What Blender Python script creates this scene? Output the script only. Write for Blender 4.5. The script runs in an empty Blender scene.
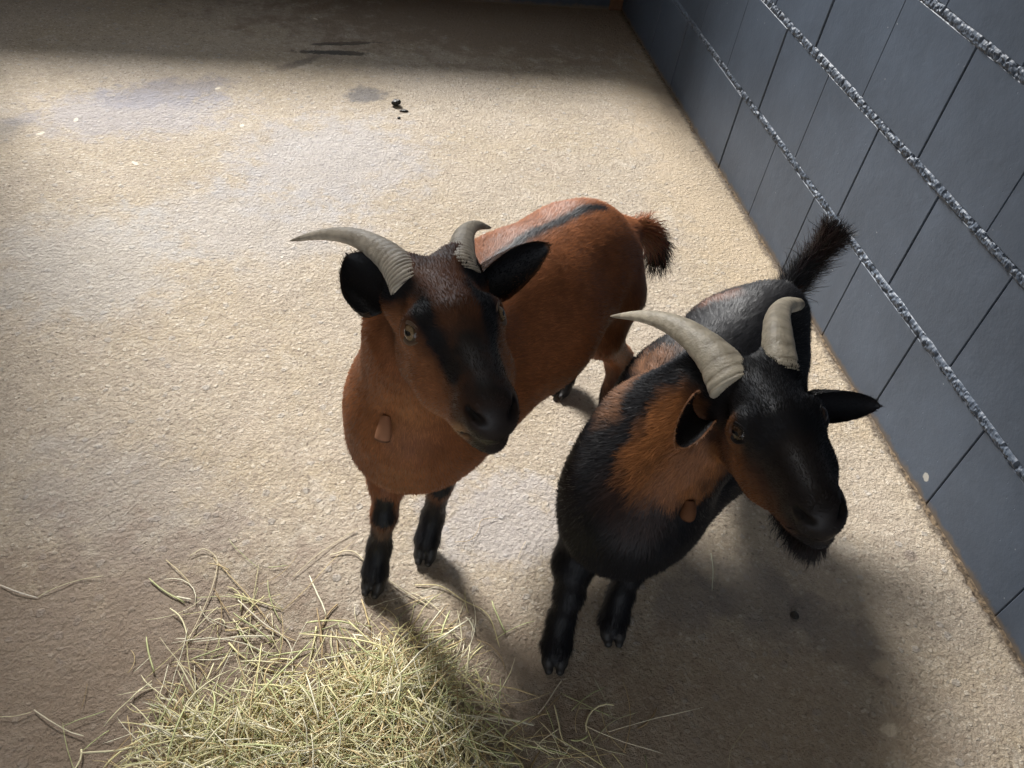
import bpy, math, random
import numpy as np
from mathutils import Vector, Matrix

# ------------------------------------------------------------------ camera, light, exposure
SC = bpy.context.scene
COL = SC.collection
H = 1.257                                   # camera height above the stable floor
CX = np.array([0.97766777, -0.03108192, 0.20784523])
CY = np.array([-0.16683533, -0.71619901, 0.67766139])
CZ = np.array([0.12779553, -0.69720363, -0.70539025])
cam_d = bpy.data.cameras.new('camera')
cam = bpy.data.objects.new('camera', cam_d)
COL.objects.link(cam)
cam_d.sensor_fit = 'HORIZONTAL'
cam_d.sensor_width = 36.0
cam_d.lens = 840.0 / 1024.0 * 36.0
cam_d.clip_start = 0.02
_r = np.array([CX, CY, CZ])                 # world axes seen in camera (x right, y down, z ahead)
_right, _up, _back = _r[:, 0], -_r[:, 1], -_r[:, 2]
cam.matrix_world = Matrix(((_right[0], _up[0], _back[0], 0), (_right[1], _up[1], _back[1], 0),
                           (_right[2], _up[2], _back[2], H), (0, 0, 0, 1)))
SC.camera = cam

world = bpy.data.worlds.new('overcast_sky')
SC.world = world
world.use_nodes = True
bg = world.node_tree.nodes['Background']
bg.inputs['Color'].default_value = (0.86, 0.92, 1.0, 1)
bg.inputs['Strength'].default_value = 1.6

sun_d = bpy.data.lights.new('daylight', 'SUN')
sun_d.energy = 9.3
sun_d.angle = math.radians(14)
sun_d.color = (1.0, 0.975, 0.94)
sun = bpy.data.objects.new('daylight', sun_d)
COL.objects.link(sun)
SUN_EL = math.radians(38)
_h = Vector((0.33, -0.944, 0)).normalized()
SUNDIR = Vector((_h.x * math.cos(SUN_EL), _h.y * math.cos(SUN_EL), -math.sin(SUN_EL)))
sun.rotation_euler = SUNDIR.to_track_quat('-Z', 'Y').to_euler()
sun.location = (-1.2, 6, 4)

SC.view_settings.view_transform = 'Standard'
SC.view_settings.look = 'None'
SC.view_settings.gamma = 1.0
SC.view_settings.use_curve_mapping = False
SC.view_settings.exposure = 0.0
try:
    SC.cycles.use_denoising = True
    SC.cycles.max_bounces = 8
except Exception:
    pass

# ------------------------------------------------------------------ small helpers
FOC = 840.0
def ray(px, py):
    return _r @ np.array([px - 512.0, py - 384.0, FOC])
def on_floor(px, py, z=0.0):
    r = ray(px, py)
    return r * ((z - H) / r[2]) + np.array([0, 0, H])
def at_y(px, py, y):
    r = ray(px, py)
    return r * (y / r[1]) + np.array([0, 0, H])
def V(*a):
    return np.array(a, float)
def unit(a):
    a = np.asarray(a, float)
    return a / (np.linalg.norm(a) + 1e-12)

def new_mesh(name, verts, faces, mat=None, parent=None, cols=None, smooth=True):
    """verts n x 3, faces: an array m x k or a list of arrays / lists."""
    me = bpy.data.meshes.new(name)
    verts = np.asarray(verts, np.float32)
    if isinstance(faces, np.ndarray):
        faces = [faces]
    if len(faces) and not isinstance(faces[0], np.ndarray):
        me.from_pydata([tuple(map(float, v)) for v in verts], [], [tuple(map(int, f)) for f in faces])
    else:
        nl = sum(f.size for f in faces)
        nf = sum(len(f) for f in faces)
        me.vertices.add(len(verts))
        me.vertices.foreach_set('co', verts.ravel())
        me.loops.add(nl)
        me.loops.foreach_set('vertex_index', np.concatenate([f.ravel() for f in faces]).astype(np.int32))
        me.polygons.add(nf)
        tot = np.concatenate([np.full(len(f), f.shape[1]) for f in faces]).astype(np.int32)
        me.polygons.foreach_set('loop_start', (np.cumsum(tot) - tot).astype(np.int32))
        try:
            me.polygons.foreach_set('loop_total', tot)
        except Exception:
            pass
        me.update(calc_edges=True)
    if smooth:
        me.polygons.foreach_set('use_smooth', np.ones(len(me.polygons), bool))
    if cols is not None:
        at = me.color_attributes.new('coat', 'FLOAT_COLOR', 'POINT')
        c = np.ones((len(verts), 4), np.float32)
        c[:, :3] = cols
        at.data.foreach_set('color', c.ravel())
    me.update()
    o = bpy.data.objects.new(name, me)
    COL.objects.link(o)
    if mat:
        me.materials.append(mat)
    if parent:
        o.parent = parent
    return o

def tag(o, label=None, cat=None, group=None, kind=None):
    if label: o['label'] = label
    if cat: o['category'] = cat
    if group: o['group'] = group
    if kind: o['kind'] = kind
    return o

def recenter(o, loc):
    """give the object its origin at loc without moving the geometry"""
    me = o.data
    n = len(me.vertices)
    co = np.empty(n * 3, np.float32)
    me.vertices.foreach_get('co', co)
    co = co.reshape(-1, 3) - np.asarray(loc, np.float32)
    me.vertices.foreach_set('co', co.ravel())
    me.update()
    o.location = Vector([float(v) for v in loc])

# value noise on arbitrary points (numpy)
def _hash(i, j, k, seed):
    n = (i * 374761393 + j * 668265263 + k * 2147483647 + seed * 1274126177) & 0xFFFFFFFF
    n = ((n ^ (n >> 13)) * 1274126177) & 0xFFFFFFFF
    n = n ^ (n >> 16)
    return (n & 0xFFFF) / 65535.0
def vnoise(P, scale, seed=0):
    P = np.asarray(P, float) * scale
    I = np.floor(P).astype(np.int64)
    F = P - I
    F = F * F * (3 - 2 * F)
    out = 0
    for a in (0, 1):
        for b in (0, 1):
            for c in (0, 1):
                w = (F[:, 0] if a else 1 - F[:, 0]) * (F[:, 1] if b else 1 - F[:, 1]) * (F[:, 2] if c else 1 - F[:, 2])
                out = out + w * _hash(I[:, 0] + a, I[:, 1] + b, I[:, 2] + c, seed)
    return out

def tube(pts, radii, nseg=8, flat=1.0, wdir=None, cap=True):
    """swept tube; returns verts, quads+tris list"""
    pts = np.asarray(pts, float)
    n = len(pts)
    radii = np.broadcast_to(np.asarray(radii, float), (n,))
    T = np.gradient(pts, axis=0)
    T /= np.linalg.norm(T, axis=1)[:, None] + 1e-12
    ref = np.array([0, 0, 1.0]) if wdir is None else np.asarray(wdir, float)
    vs = []
    for i in range(n):
        u = ref - T[i] * (ref @ T[i])
        if np.linalg.norm(u) < 1e-3:
            u = np.cross(T[i], [1, 0, 0])
        u = unit(u)
        ref = u
        w = np.cross(T[i], u)
        for k in range(nseg):
            a = 2 * math.pi * k / nseg
            vs.append(pts[i] + radii[i] * (math.cos(a) * u * flat + math.sin(a) * w))
    fs = []
    for i in range(n - 1):
        for k in range(nseg):
            k2 = (k + 1) % nseg
            fs.append((i * nseg + k, i * nseg + k2, (i + 1) * nseg + k2, (i + 1) * nseg + k))
    if cap:
        fs.append(tuple(range(nseg - 1, -1, -1)))
        fs.append(tuple((n - 1) * nseg + k for k in range(nseg)))
    return np.array(vs), fs

def catmull(P, n):
    P = np.asarray(P, float)
    Q = np.vstack([2 * P[0] - P[1], P, 2 * P[-1] - P[-2]])
    out = []
    m = len(P) - 1
    for t in np.linspace(0, m - 1e-9, n):
        i = int(t); u = t - i
        a, b, c, d = Q[i], Q[i + 1], Q[i + 2], Q[i + 3]
        out.append(0.5 * ((2 * b) + (-a + c) * u + (2 * a - 5 * b + 4 * c - d) * u * u + (-a + 3 * b - 3 * c + d) * u ** 3))
    return np.array(out)

# ------------------------------------------------------------------ materials
def mat_new(name):
    m = bpy.data.materials.new(name)
    m.use_nodes = True
    nt = m.node_tree
    return m, nt, nt.nodes, nt.links, nt.nodes['Principled BSDF']

class NB:
    """tiny node builder"""
    def __init__(s, nt): s.nt, s.N, s.L = nt, nt.nodes, nt.links
    def sock(s, inp, v):
        if hasattr(v, 'is_output'): s.L.new(v, inp)
        else: inp.default_value = v
    def math(s, op, a, b=0.0, c=0.0, clamp=False):
        n = s.N.new('ShaderNodeMath'); n.operation = op; n.use_clamp = clamp
        s.sock(n.inputs[0], a); s.sock(n.inputs[1], b); s.sock(n.inputs[2], c)
        return n.outputs[0]
    def vmath(s, op, a, b=(0, 0, 0)):
        n = s.N.new('ShaderNodeVectorMath'); n.operation = op
        s.sock(n.inputs[0], a); s.sock(n.inputs[1], b)
        return n.outputs['Value'] if op in ('LENGTH', 'DISTANCE') else n.outputs['Vector']
    def mix(s, f, a, b, blend='MIX'):
        n = s.N.new('ShaderNodeMix'); n.data_type = 'RGBA'; n.blend_type = blend
        s.sock(n.inputs[0], f)
        s.sock(n.inputs[6], a if hasattr(a, 'is_output') else (*a, 1))
        s.sock(n.inputs[7], b if hasattr(b, 'is_output') else (*b, 1))
        return n.outputs[2]
    def noise(s, vec, scale, detail=4, rough=0.6, color=False):
        n = s.N.new('ShaderNodeTexNoise'); n.inputs['Scale'].default_value = scale
        n.inputs['Detail'].default_value = detail; n.inputs['Roughness'].default_value = rough
        if vec is not None: s.L.new(vec, n.inputs['Vector'])
        return n.outputs['Color' if color else 'Fac']
    def voro(s, vec, scale, feat='F1', out='Distance'):
        n = s.N.new('ShaderNodeTexVoronoi'); n.feature = feat; n.inputs['Scale'].default_value = scale
        if vec is not None: s.L.new(vec, n.inputs['Vector'])
        return n.outputs[out]
    def ramp(s, v, a, b, lo=0.0, hi=1.0):
        n = s.N.new('ShaderNodeMapRange'); n.interpolation_type = 'SMOOTHSTEP'
        s.sock(n.inputs[0], v); s.sock(n.inputs[1], a); s.sock(n.inputs[2], b); s.sock(n.inputs[3], lo); s.sock(n.inputs[4], hi)
        return n.outputs[0]
    def bump(s, h, dist, strength=1.0, normal=None):
        n = s.N.new('ShaderNodeBump'); n.inputs['Distance'].default_value = dist
        n.inputs['Strength'].default_value = strength
        s.L.new(h, n.inputs['Height'])
        if normal is not None: s.L.new(normal, n.inputs['Normal'])
        return n.outputs[0]
    def pos(s):
        return s.N.new('ShaderNodeNewGeometry').outputs['Position']

# --- concrete floor
def blob(nb, P, warp, cx, cy, rx, ry, ang, soft=0.35, thr=1.0):
    """mask of an elliptical patch with ragged edge, in world floor coordinates"""
    d = nb.vmath('SUBTRACT', P, (cx, cy, 0))
    n = nb.N.new('ShaderNodeVectorRotate'); n.rotation_type = 'Z_AXIS'
    nb.L.new(d, n.inputs['Vector']); n.inputs['Angle'].default_value = -ang
    q = nb.vmath('MULTIPLY', n.outputs[0], (1 / rx, 1 / ry, 0))
    r = nb.vmath('LENGTH', q)
    r = nb.math('ADD', r, nb.math('MULTIPLY', nb.math('SUBTRACT', warp, 0.5), 3.0))
    return nb.ramp(r, thr - soft, thr + soft, 1.0, 0.0)

def floor_material():
    m, nt, N, L, B = mat_new('rough_concrete')
    nb = NB(nt)
    P = nb.pos()
    big = nb.noise(P, 2.2, 5, 0.6)
    mid = nb.noise(P, 9, 6, 0.65)
    fine = nb.noise(P, 60, 6, 0.7)
    grit = nb.noise(P, 330, 4, 0.75)
    warp = nb.noise(P, 14, 6, 0.72)
    col = nb.mix(nb.ramp(big, 0.35, 0.65), (0.42, 0.335, 0.225), (0.46, 0.385, 0.295))
    col = nb.mix(nb.ramp(mid, 0.42, 0.72, 0, 0.55), col, (0.36, 0.28, 0.20))
    col = nb.mix(nb.ramp(mid, 0.3, 0.46, 0.45, 0), col, (0.60, 0.54, 0.46))
    col = nb.mix(nb.ramp(fine, 0.45, 0.75, 0, 0.75), col, (0.26, 0.20, 0.145))
    col = nb.mix(nb.ramp(fine, 0.25, 0.42, 0.5, 0), col, (0.66, 0.58, 0.47))
    col = nb.mix(nb.ramp(nb.voro(P, 90), 0.10, 0.24, 0.35, 0), col, (0.62, 0.57, 0.50))
    gr2 = nb.noise(P, 170, 4, 0.7)
    col = nb.mix(nb.ramp(gr2, 0.55, 0.70, 0, 0.65), col, (0.20, 0.155, 0.11))
    col = nb.mix(nb.ramp(gr2, 0.30, 0.45, 0.65, 0), col, (0.68, 0.61, 0.50))
    cell = nb.voro(nb.vmath('ADD', P, nb.vmath('SCALE', nb.noise(P, 120, 3, 0.6, True), (0, 0, 0))), 150, 'F1', 'Color')
    sc_ = N.new('ShaderNodeSeparateColor'); L.new(cell, sc_.inputs[0])
    col = nb.mix(nb.math('MULTIPLY', nb.ramp(sc_.outputs[0], 0.72, 0.95, 0, 0.6), nb.ramp(mid, 0.4, 0.6)), col, (0.66, 0.60, 0.52))
    col = nb.mix(nb.math('MULTIPLY', nb.ramp(sc_.outputs[1], 0.72, 0.95, 0, 0.65), nb.ramp(nb.noise(P, 17, 4), 0.42, 0.6)), col, (0.20, 0.16, 0.125))
    # scattered aggregate: pale chips, grey pebbles, dark crumbs
    def specks(scale, thr, rad, c, amt, chan):
        nonlocal col
        w3 = nb.vmath('ADD', P, nb.vmath('MULTIPLY', nb.vmath('SUBTRACT', nb.noise(P, 70, 3, 0.6, True), (0.5, 0.5, 0.5)), (0.012, 0.012, 0.0)))
        n = N.new('ShaderNodeTexVoronoi'); n.inputs['Scale'].default_value = scale; L.new(w3, n.inputs['Vector'])
        sp = N.new('ShaderNodeSeparateColor'); L.new(n.outputs['Color'], sp.inputs[0])
        f = nb.math('MULTIPLY', nb.ramp(n.outputs['Distance'], rad * 0.8, rad * 1.1, 1, 0), nb.math('GREATER_THAN', sp.outputs[chan], thr))
        col = nb.mix(nb.math('MULTIPLY', f, amt), col, c)
        return f
    f1 = specks(75, 0.80, 0.34, (0.68, 0.61, 0.50), 0.42, 0)
    f2 = specks(48, 0.86, 0.34, (0.38, 0.37, 0.36), 0.35, 1)
    f3 = specks(95, 0.86, 0.26, (0.13, 0.095, 0.065), 0.6, 2)
    def stain_or_shade(px, py, rx, ry, ang, c, amt, soft=0.4):
        nonlocal col
        q = on_floor(px, py)
        f = blob(nb, P, warp, float(q[0]), float(q[1]), rx, ry, math.radians(ang), soft)
        col = nb.mix(nb.math('MULTIPLY', f, amt), col, c)
    # bluish damp stains, dark wet marks, tan patches, painted shade and light falloff
    stain_or_shade(170, 92, 0.17, 0.075, 20, (0.17, 0.16, 0.19), 0.6)
    stain_or_shade(130, 112, 0.26, 0.12, 10, (0.30, 0.30, 0.36), 0.45)
    stain_or_shade(330, 160, 0.26, 0.22, 30, (0.42, 0.42, 0.46), 0.42)
    stain_or_shade(250, 220, 0.25, 0.16, 0, (0.42, 0.41, 0.42), 0.35)
    stain_or_shade(90, 260, 0.20, 0.20, 0, (0.42, 0.41, 0.40), 0.4)
    stain_or_shade(120, 500, 0.12, 0.20, 60, (0.33, 0.30, 0.28), 0.4)
    stain_or_shade(366, 95, 0.060, 0.050, 0, (0.10, 0.095, 0.10), 0.75)
    stain_or_shade(335, 52, 0.10, 0.018, 0, (0.035, 0.03, 0.028), 0.9, 0.2)
    stain_or_shade(345, 43, 0.11, 0.012, 10, (0.035, 0.03, 0.028), 0.9, 0.2)
    stain_or_shade(300, 62, 0.10, 0.02, 40, (0.12, 0.09, 0.07), 0.6)
    stain_or_shade(3, 128, 0.05, 0.05, 0, (0.12, 0.11, 0.10), 0.5, 0.9)
    stain_or_shade(520, 20, 0.9, 0.35, 0, (0.19, 0.13, 0.085), 0.7)  # shade strip at the foot of the back wall, painted brown
    stain_or_shade(670, 105, 0.035, 0.14, 0, (0.14, 0.11, 0.09), 0.7)
    stain_or_shade(500, 520, 0.14, 0.10, 0, (0.42, 0.40, 0.41), 0.5)
    stain_or_shade(760, 600, 0.10, 0.08, -40, (0.17, 0.15, 0.14), 0.5)  # dark streak of the black goat's cast shadow, painted into the colour
    stain_or_shade(830, 630, 0.10, 0.05, -50, (0.18, 0.16, 0.155), 0.45)  # same shadow streak, painted on towards the wall
    stain_or_shade(690, 600, 0.07, 0.05, 0, (0.17, 0.15, 0.15), 0.45)  # edge of the black goat's body shadow, painted dark
    stain_or_shade(740, 740, 0.30, 0.16, 0, (0.33, 0.24, 0.155), 0.4)  # brown tone of the goats' shadow, put into the floor colour
    stain_or_shade(60, 690, 0.40, 0.26, 0, (0.26, 0.19, 0.14), 0.65)  # daylight falling off towards the camera, painted as darker brown
    stain_or_shade(330, 700, 0.45, 0.14, 0, (0.26, 0.19, 0.13), 0.6)  # same light falloff, painted brown around the hay
    stain_or_shade(720, 180, 0.20, 0.75, 0, (0.48, 0.37, 0.24), 0.55)
    # worn pale patches
    stain_or_shade(889, 729, 0.012, 0.010, 0, (0.62, 0.52, 0.38), 0.9, 0.25)
    stain_or_shade(883, 667, 0.018, 0.014, 0, (0.52, 0.42, 0.30), 0.8, 0.3)
    stain_or_shade(912, 556, 0.014, 0.012, 0, (0.24, 0.19, 0.15), 0.8, 0.3)
    for px, py in ((40, 133), (218, 88), (242, 125), (315, 18), (135, 162), (76, 119)):
        stain_or_shade(px, py, 0.011, 0.006, 10 + px, (0.75, 0.68, 0.55), 0.95, 0.2)
    # dark dirt caught along the foot of the block wall
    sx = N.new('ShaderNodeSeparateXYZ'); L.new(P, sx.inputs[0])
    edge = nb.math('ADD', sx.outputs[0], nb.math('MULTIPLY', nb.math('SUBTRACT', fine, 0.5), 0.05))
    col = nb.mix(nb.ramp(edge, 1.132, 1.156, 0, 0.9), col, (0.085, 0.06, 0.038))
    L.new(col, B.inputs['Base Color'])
    B.inputs['Roughness'].default_value = 0.62
    B.inputs['Specular IOR Level'].default_value = 0.5
    hgt = nb.math('ADD', nb.math('ADD', nb.math('MULTIPLY', nb.noise(P, 125, 5, 0.68), 1.25), nb.math('MULTIPLY', grit, 0.2)), nb.math('MULTIPLY', nb.math('ADD', f1, f2), 0.22))
    pits = nb.ramp(nb.voro(P, 85), 0.05, 0.3, 0, 0.10)
    b1 = nb.bump(nb.math('ADD', hgt, nb.math('ADD', pits, nb.math('MULTIPLY', nb.ramp(nb.noise(P, 34, 6, 0.8), 0.50, 0.60), 0.10))), 0.0075, 0.95)
    b2 = nb.bump(nb.noise(P, 6, 3), 0.012, 0.6, b1)
    L.new(b2, B.inputs['Normal'])
    return m

def wall_material(name='grey_block_paint', base=(0.072, 0.092, 0.125)):
    m, nt, N, L, B = mat_new(name)
    nb = NB(nt)
    P = nb.pos()
    n1 = nb.noise(P, 5, 4)
    n2 = nb.noise(P, 40, 5)
    c = nb.mix(nb.ramp(n1, 0.3, 0.7), tuple(v * 0.88 for v in base), tuple(v * 1.1 for v in base))
    c = nb.mix(nb.ramp(n2, 0.55, 0.8, 0, 0.35), c, tuple(v * 1.35 for v in base))
    # small pale chips in the paint
    c = nb.mix(nb.ramp(nb.voro(P, 26), 0.035, 0.05, 1, 0), c, nb.mix(nb.ramp(nb.noise(P, 7, 2), 0.50, 0.58), c, (0.26, 0.28, 0.31)))
    q = ray(925, 477); q = q * (1.158 / q[0]) + np.array([0, 0, H])
    d = nb.vmath('MULTIPLY', nb.vmath('SUBTRACT', P, tuple(float(v) for v in q)), (0, 1.0, 1.0))
    r = nb.math('ADD', nb.vmath('LENGTH', d), nb.math('MULTIPLY', nb.noise(P, 90, 3), 0.012))
    c = nb.mix(nb.ramp(r, 0.013, 0.015, 1, 0), c, (0.42, 0.41, 0.38))
    # floor dust and splashes low on the wall
    sx = N.new('ShaderNodeSeparateXYZ'); L.new(P, sx.inputs[0])
    z = nb.math('ADD', sx.outputs[2], nb.math('MULTIPLY', nb.math('SUBTRACT', n2, 0.5), 0.03))
    c = nb.mix(nb.ramp(z, 0.0, 0.016, 0.8, 0), c, (0.16, 0.12, 0.08))
    L.new(c, B.inputs['Base Color'])
    B.inputs['Roughness'].default_value = 0.5
    B.inputs['Specular IOR Level'].default_value = 0.45
    h = nb.math('ADD', nb.noise(P, 12, 3), nb.math('MULTIPLY', nb.noise(P, 160, 3), 0.25))
    pit = nb.ramp(nb.voro(P, 45), 0.03, 0.07, -0.8, 0)
    L.new(nb.bump(nb.math('ADD', h, nb.math('MULTIPLY', pit, nb.ramp(n1, 0.45, 0.6))), 0.0022, 0.8), B.inputs['Normal'])
    return m

def simple_mat(name, col, rough=0.6, spec=0.5, bump=None, noise_col=None):
    m, nt, N, L, B = mat_new(name)
    nb = NB(nt)
    P = nb.N.new('ShaderNodeTexCoord').outputs['Object']
    c2 = noise_col or tuple(v * 0.7 for v in col)
    L.new(nb.mix(nb.ramp(nb.noise(P, bump[0] * 0.4 if bump else 12, 4), 0.35, 0.65), col, c2), B.inputs['Base Color'])
    B.inputs['Roughness'].default_value = rough
    B.inputs['Specular IOR Level'].default_value = spec
    if bump:
        L.new(nb.bump(nb.noise(P, bump[0], 5), bump[1]), B.inputs['Normal'])
    return m

def attr_mat(name, rough=0.5, spec=0.5, sheen=0.0, noise=0.0):
    m, nt, N, L, B = mat_new(name)
    a = N.new('ShaderNodeAttribute'); a.attribute_name = 'coat'
    L.new(a.outputs['Color'], B.inputs['Base Color'])
    B.inputs['Roughness'].default_value = rough
    B.inputs['Specular IOR Level'].default_value = spec
    B.inputs['Sheen Weight'].default_value = sheen
    B.inputs['Sheen Roughness'].default_value = 0.4
    if noise:
        nb = NB(nt)
        L.new(nb.bump(nb.noise(nb.N.new('ShaderNodeTexCoord').outputs['Object'], noise, 4), 0.002, 0.6), B.inputs['Normal'])
    return m

M_FLOOR = floor_material()
M_WALL = wall_material()
M_DARKWALL = wall_material('dark_block_paint', (0.05, 0.065, 0.085))
M_COAT = attr_mat('goat_coat', 0.46, 0.24, 0.0)
M_SKIN = attr_mat('bare_skin', 0.8, 0.2, 0.0)
M_HORN = attr_mat('horn_keratin', 0.45, 0.5, 0, 260)
M_EYE = attr_mat('eye_surface', 0.08, 0.7)
M_HOOF = simple_mat('hoof_keratin', (0.018, 0.016, 0.015), 0.55, 0.5, (120, 0.001))
M_WOOD = simple_mat('brown_timber', (0.15, 0.08, 0.045), 0.7, 0.3, (30, 0.003), (0.12, 0.06, 0.03))
M_PLASTER = simple_mat('dull_plaster', (0.50, 0.42, 0.33), 0.9, 0.2, (20, 0.003), (0.42, 0.35, 0.27))
M_HAY = attr_mat('dry_hay', 0.55, 0.45)
M_DUNG = simple_mat('dark_dung', (0.018, 0.014, 0.010), 0.45, 0.5, (150, 0.003))

# ------------------------------------------------------------------ room shell
WX, BY = 1.160, 3.240           # inner faces of the block wall and of the back wall
LX, FY, TOP = -2.3, -1.6, 2.95

def box_mesh(boxes):
    vs, fs = [], []
    for (x0, y0, z0, x1, y1, z1) in boxes:
        b = len(vs)
        vs += [(x0, y0, z0), (x1, y0, z0), (x1, y1, z0), (x0, y1, z0), (x0, y0, z1), (x1, y0, z1), (x1, y1, z1), (x0, y1, z1)]
        fs += [(b, b + 3, b + 2, b + 1), (b + 4, b + 5, b + 6, b + 7), (b, b + 1, b + 5, b + 4), (b + 1, b + 2, b + 6, b + 5),
               (b + 2, b + 3, b + 7, b + 6), (b + 3, b, b + 4, b + 7)]
    return vs, fs

def struct(name, boxes, mat, bevel=0.0):
    vs, fs = box_mesh(boxes)
    o = new_mesh(name, vs, fs, mat, smooth=False)
    if bevel:
        b = o.modifiers.new('bevel', 'BEVEL'); b.width = bevel; b.segments = 2
    return tag(o, kind='structure')

# floor: gently uneven slab
def build_floor():
    nx, ny = 140, 190
    xs = np.linspace(LX - 0.2, WX + 0.2, nx); ys = np.linspace(FY - 0.2, BY + 0.25, ny)
    X, Y = np.meshgrid(xs, ys, indexing='ij')
    P = np.stack([X.ravel(), Y.ravel(), np.zeros(X.size)], 1)
    Z = (vnoise(P, 7, 3) - 0.5) * 0.003 + (vnoise(P, 25, 4) - 0.5) * 0.0016 - 0.002
    top = P.copy(); top[:, 2] = Z
    idx = np.arange(nx * ny).reshape(nx, ny)
    f = np.stack([idx[:-1, :-1], idx[1:, :-1], idx[1:, 1:], idx[:-1, 1:]], -1).reshape(-1, 4)
    bot = np.array([[xs[0], ys[0], -0.12], [xs[-1], ys[0], -0.12], [xs[-1], ys[-1], -0.12], [xs[0], ys[-1], -0.12]])
    n = nx * ny
    v = np.vstack([top, bot])
    o = new_mesh('floor', v, [f.astype(np.int32), np.array([[n, n + 3, n + 2, n + 1]], np.int32)], M_FLOOR)
    return tag(o, kind='structure')
build_floor()

def build_block_wall():
    """painted blocks with open butt joints and crumbly raised bed joints, one mesh"""
    zl = [0.0, 0.236, 0.4775, 0.726, 0.970, 1.214, 1.458, 1.702, 1.946, 2.190, 2.44, 2.684, 2.93]
    off = [0.0835, 0.227, 0.077, 0.205, 0.08, 0.22, 0.08, 0.21, 0.085, 0.22, 0.08, 0.2]
    L0 = 0.2506
    rng = np.random.RandomState(5)
    vs, fs = [], []
    yend = BY + 0.02
    bev = 0.0016
    for r in range(len(zl) - 1):
        z0 = zl[r] + (0.009 if r else -0.03); z1 = zl[r + 1] - 0.009
        y = off[r] - L0 * 9
        while y < yend:
            ya, yb = max(y + 0.0013, FY), min(y + L0 - 0.0013, yend)
            y += L0
            if yb - ya < 0.02: continue
            x = WX + rng.uniform(-0.0015, 0.0015)
            tilt = rng.uniform(-0.001, 0.001)
            b = len(vs)
            # front face, bevel ring, back ring
            for (xx, dy, dz) in ((x, bev, bev), (x + bev, 0, 0), (x + 0.2, 0, 0)):
                vs += [(xx, ya + dy, z0 + dz), (xx + tilt, yb - dy, z0 + dz), (xx + tilt, yb - dy, z1 - dz), (xx, ya + dy, z1 - dz)]
            fs.append((b, b + 3, b + 2, b + 1))
            for k in range(2):
                for j in range(4):
                    j2 = (j + 1) % 4
                    a0, a1 = b + k * 4 + j, b + k * 4 + j2
                    fs.append((a0, a1, a1 + 4, a0 + 4))
            fs.append((b + 8, b + 9, b + 10, b + 11))
    nsm = len(fs)
    # bed joints: crumbly mortar bulging out of the joint
    step = 0.003
    ys = np.arange(-0.2, yend, step)
    nz = 10
    for r in range(1, 6):
        t = np.linspace(-1, 1, nz)
        Y, T = np.meshgrid(ys, t, indexing='ij')
        wid = 0.0125 + 0.004 * (vnoise(np.stack([ys * 0 + r, ys, ys * 0], 1), 18, 9) - 0.5)
        Zc = zl[r] + T * wid[:, None] + 0.0015 * (vnoise(np.stack([Y.ravel(), T.ravel() * 0, Y.ravel() * 0 + r], 1), 60, 2).reshape(Y.shape) - 0.5)
        P = np.stack([Y.ravel(), Zc.ravel(), np.full(Y.size, r * 3.1)], 1)
        n = 0.55 * vnoise(P, 190, 1) + 0.45 * vnoise(P, 320, 7)
        hole = np.clip((0.42 - vnoise(P, 120, 11)) * 4, 0, 1)
        prof = np.clip(1 - np.abs(T.ravel()) ** 3, 0, 1)
        Xp = WX + 0.004 - prof * (0.004 + 0.0055 * n) + hole * prof * 0.004
        b = len(vs)
        vs += [tuple(v) for v in np.stack([Xp, Y.ravel(), Zc.ravel()], 1)]
        idx = b + np.arange(Y.size).reshape(Y.shape)
        q = np.stack([idx[:-1, :-1], idx[:-1, 1:], idx[1:, 1:], idx[1:, :-1]], -1).reshape(-1, 4)
        fs += [tuple(int(i) for i in f) for f in q]
    # dark mortar core behind the butt joints
    v2, f2 = box_mesh([(WX + 0.006, FY, -0.03, WX + 0.25, yend, TOP)])
    b = len(vs); vs += v2; fs += [tuple(i + b for i in f) for f in f2]
    o = new_mesh('wall_right', vs, fs, M_WALL, smooth=False)
    return tag(o, kind='structure')
build_block_wall()

# rough lip of spilled mortar and dirt where the block wall meets the floor
def build_lip():
    ys = np.arange(-0.2, BY, 0.004)
    nz = 7
    t = np.linspace(0, 1, nz)
    Y, T = np.meshgrid(ys, t, indexing='ij')
    w = 0.004 + 0.012 * vnoise(np.stack([ys, ys * 0, ys * 0], 1), 22, 3) + 0.006 * vnoise(np.stack([ys, ys * 0, ys * 0], 1), 90, 4)
    h = 0.001 + 0.006 * vnoise(np.stack([ys, ys * 0 + 3, ys * 0], 1), 35, 5)
    P = np.stack([Y.ravel(), T.ravel() * 0.03, Y.ravel() * 0], 1)
    n = vnoise(P, 140, 6).reshape(Y.shape)
    X = WX + 0.004 - w[:, None] * (1 - T)
    Z = -0.003 + h[:, None] * T * (0.4 + 0.9 * n)
    v = np.stack([X.ravel(), Y.ravel(), Z.ravel()], 1)
    idx = np.arange(Y.size).reshape(Y.shape)
    f = np.stack([idx[:-1, :-1], idx[1:, :-1], idx[1:, 1:], idx[:-1, 1:]], -1).reshape(-1, 4).astype(np.int32)
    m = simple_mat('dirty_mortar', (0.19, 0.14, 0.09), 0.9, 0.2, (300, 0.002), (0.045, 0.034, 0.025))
    tag(new_mesh('trim_1', v, f, m, smooth=False), kind='structure')
build_lip()

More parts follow.
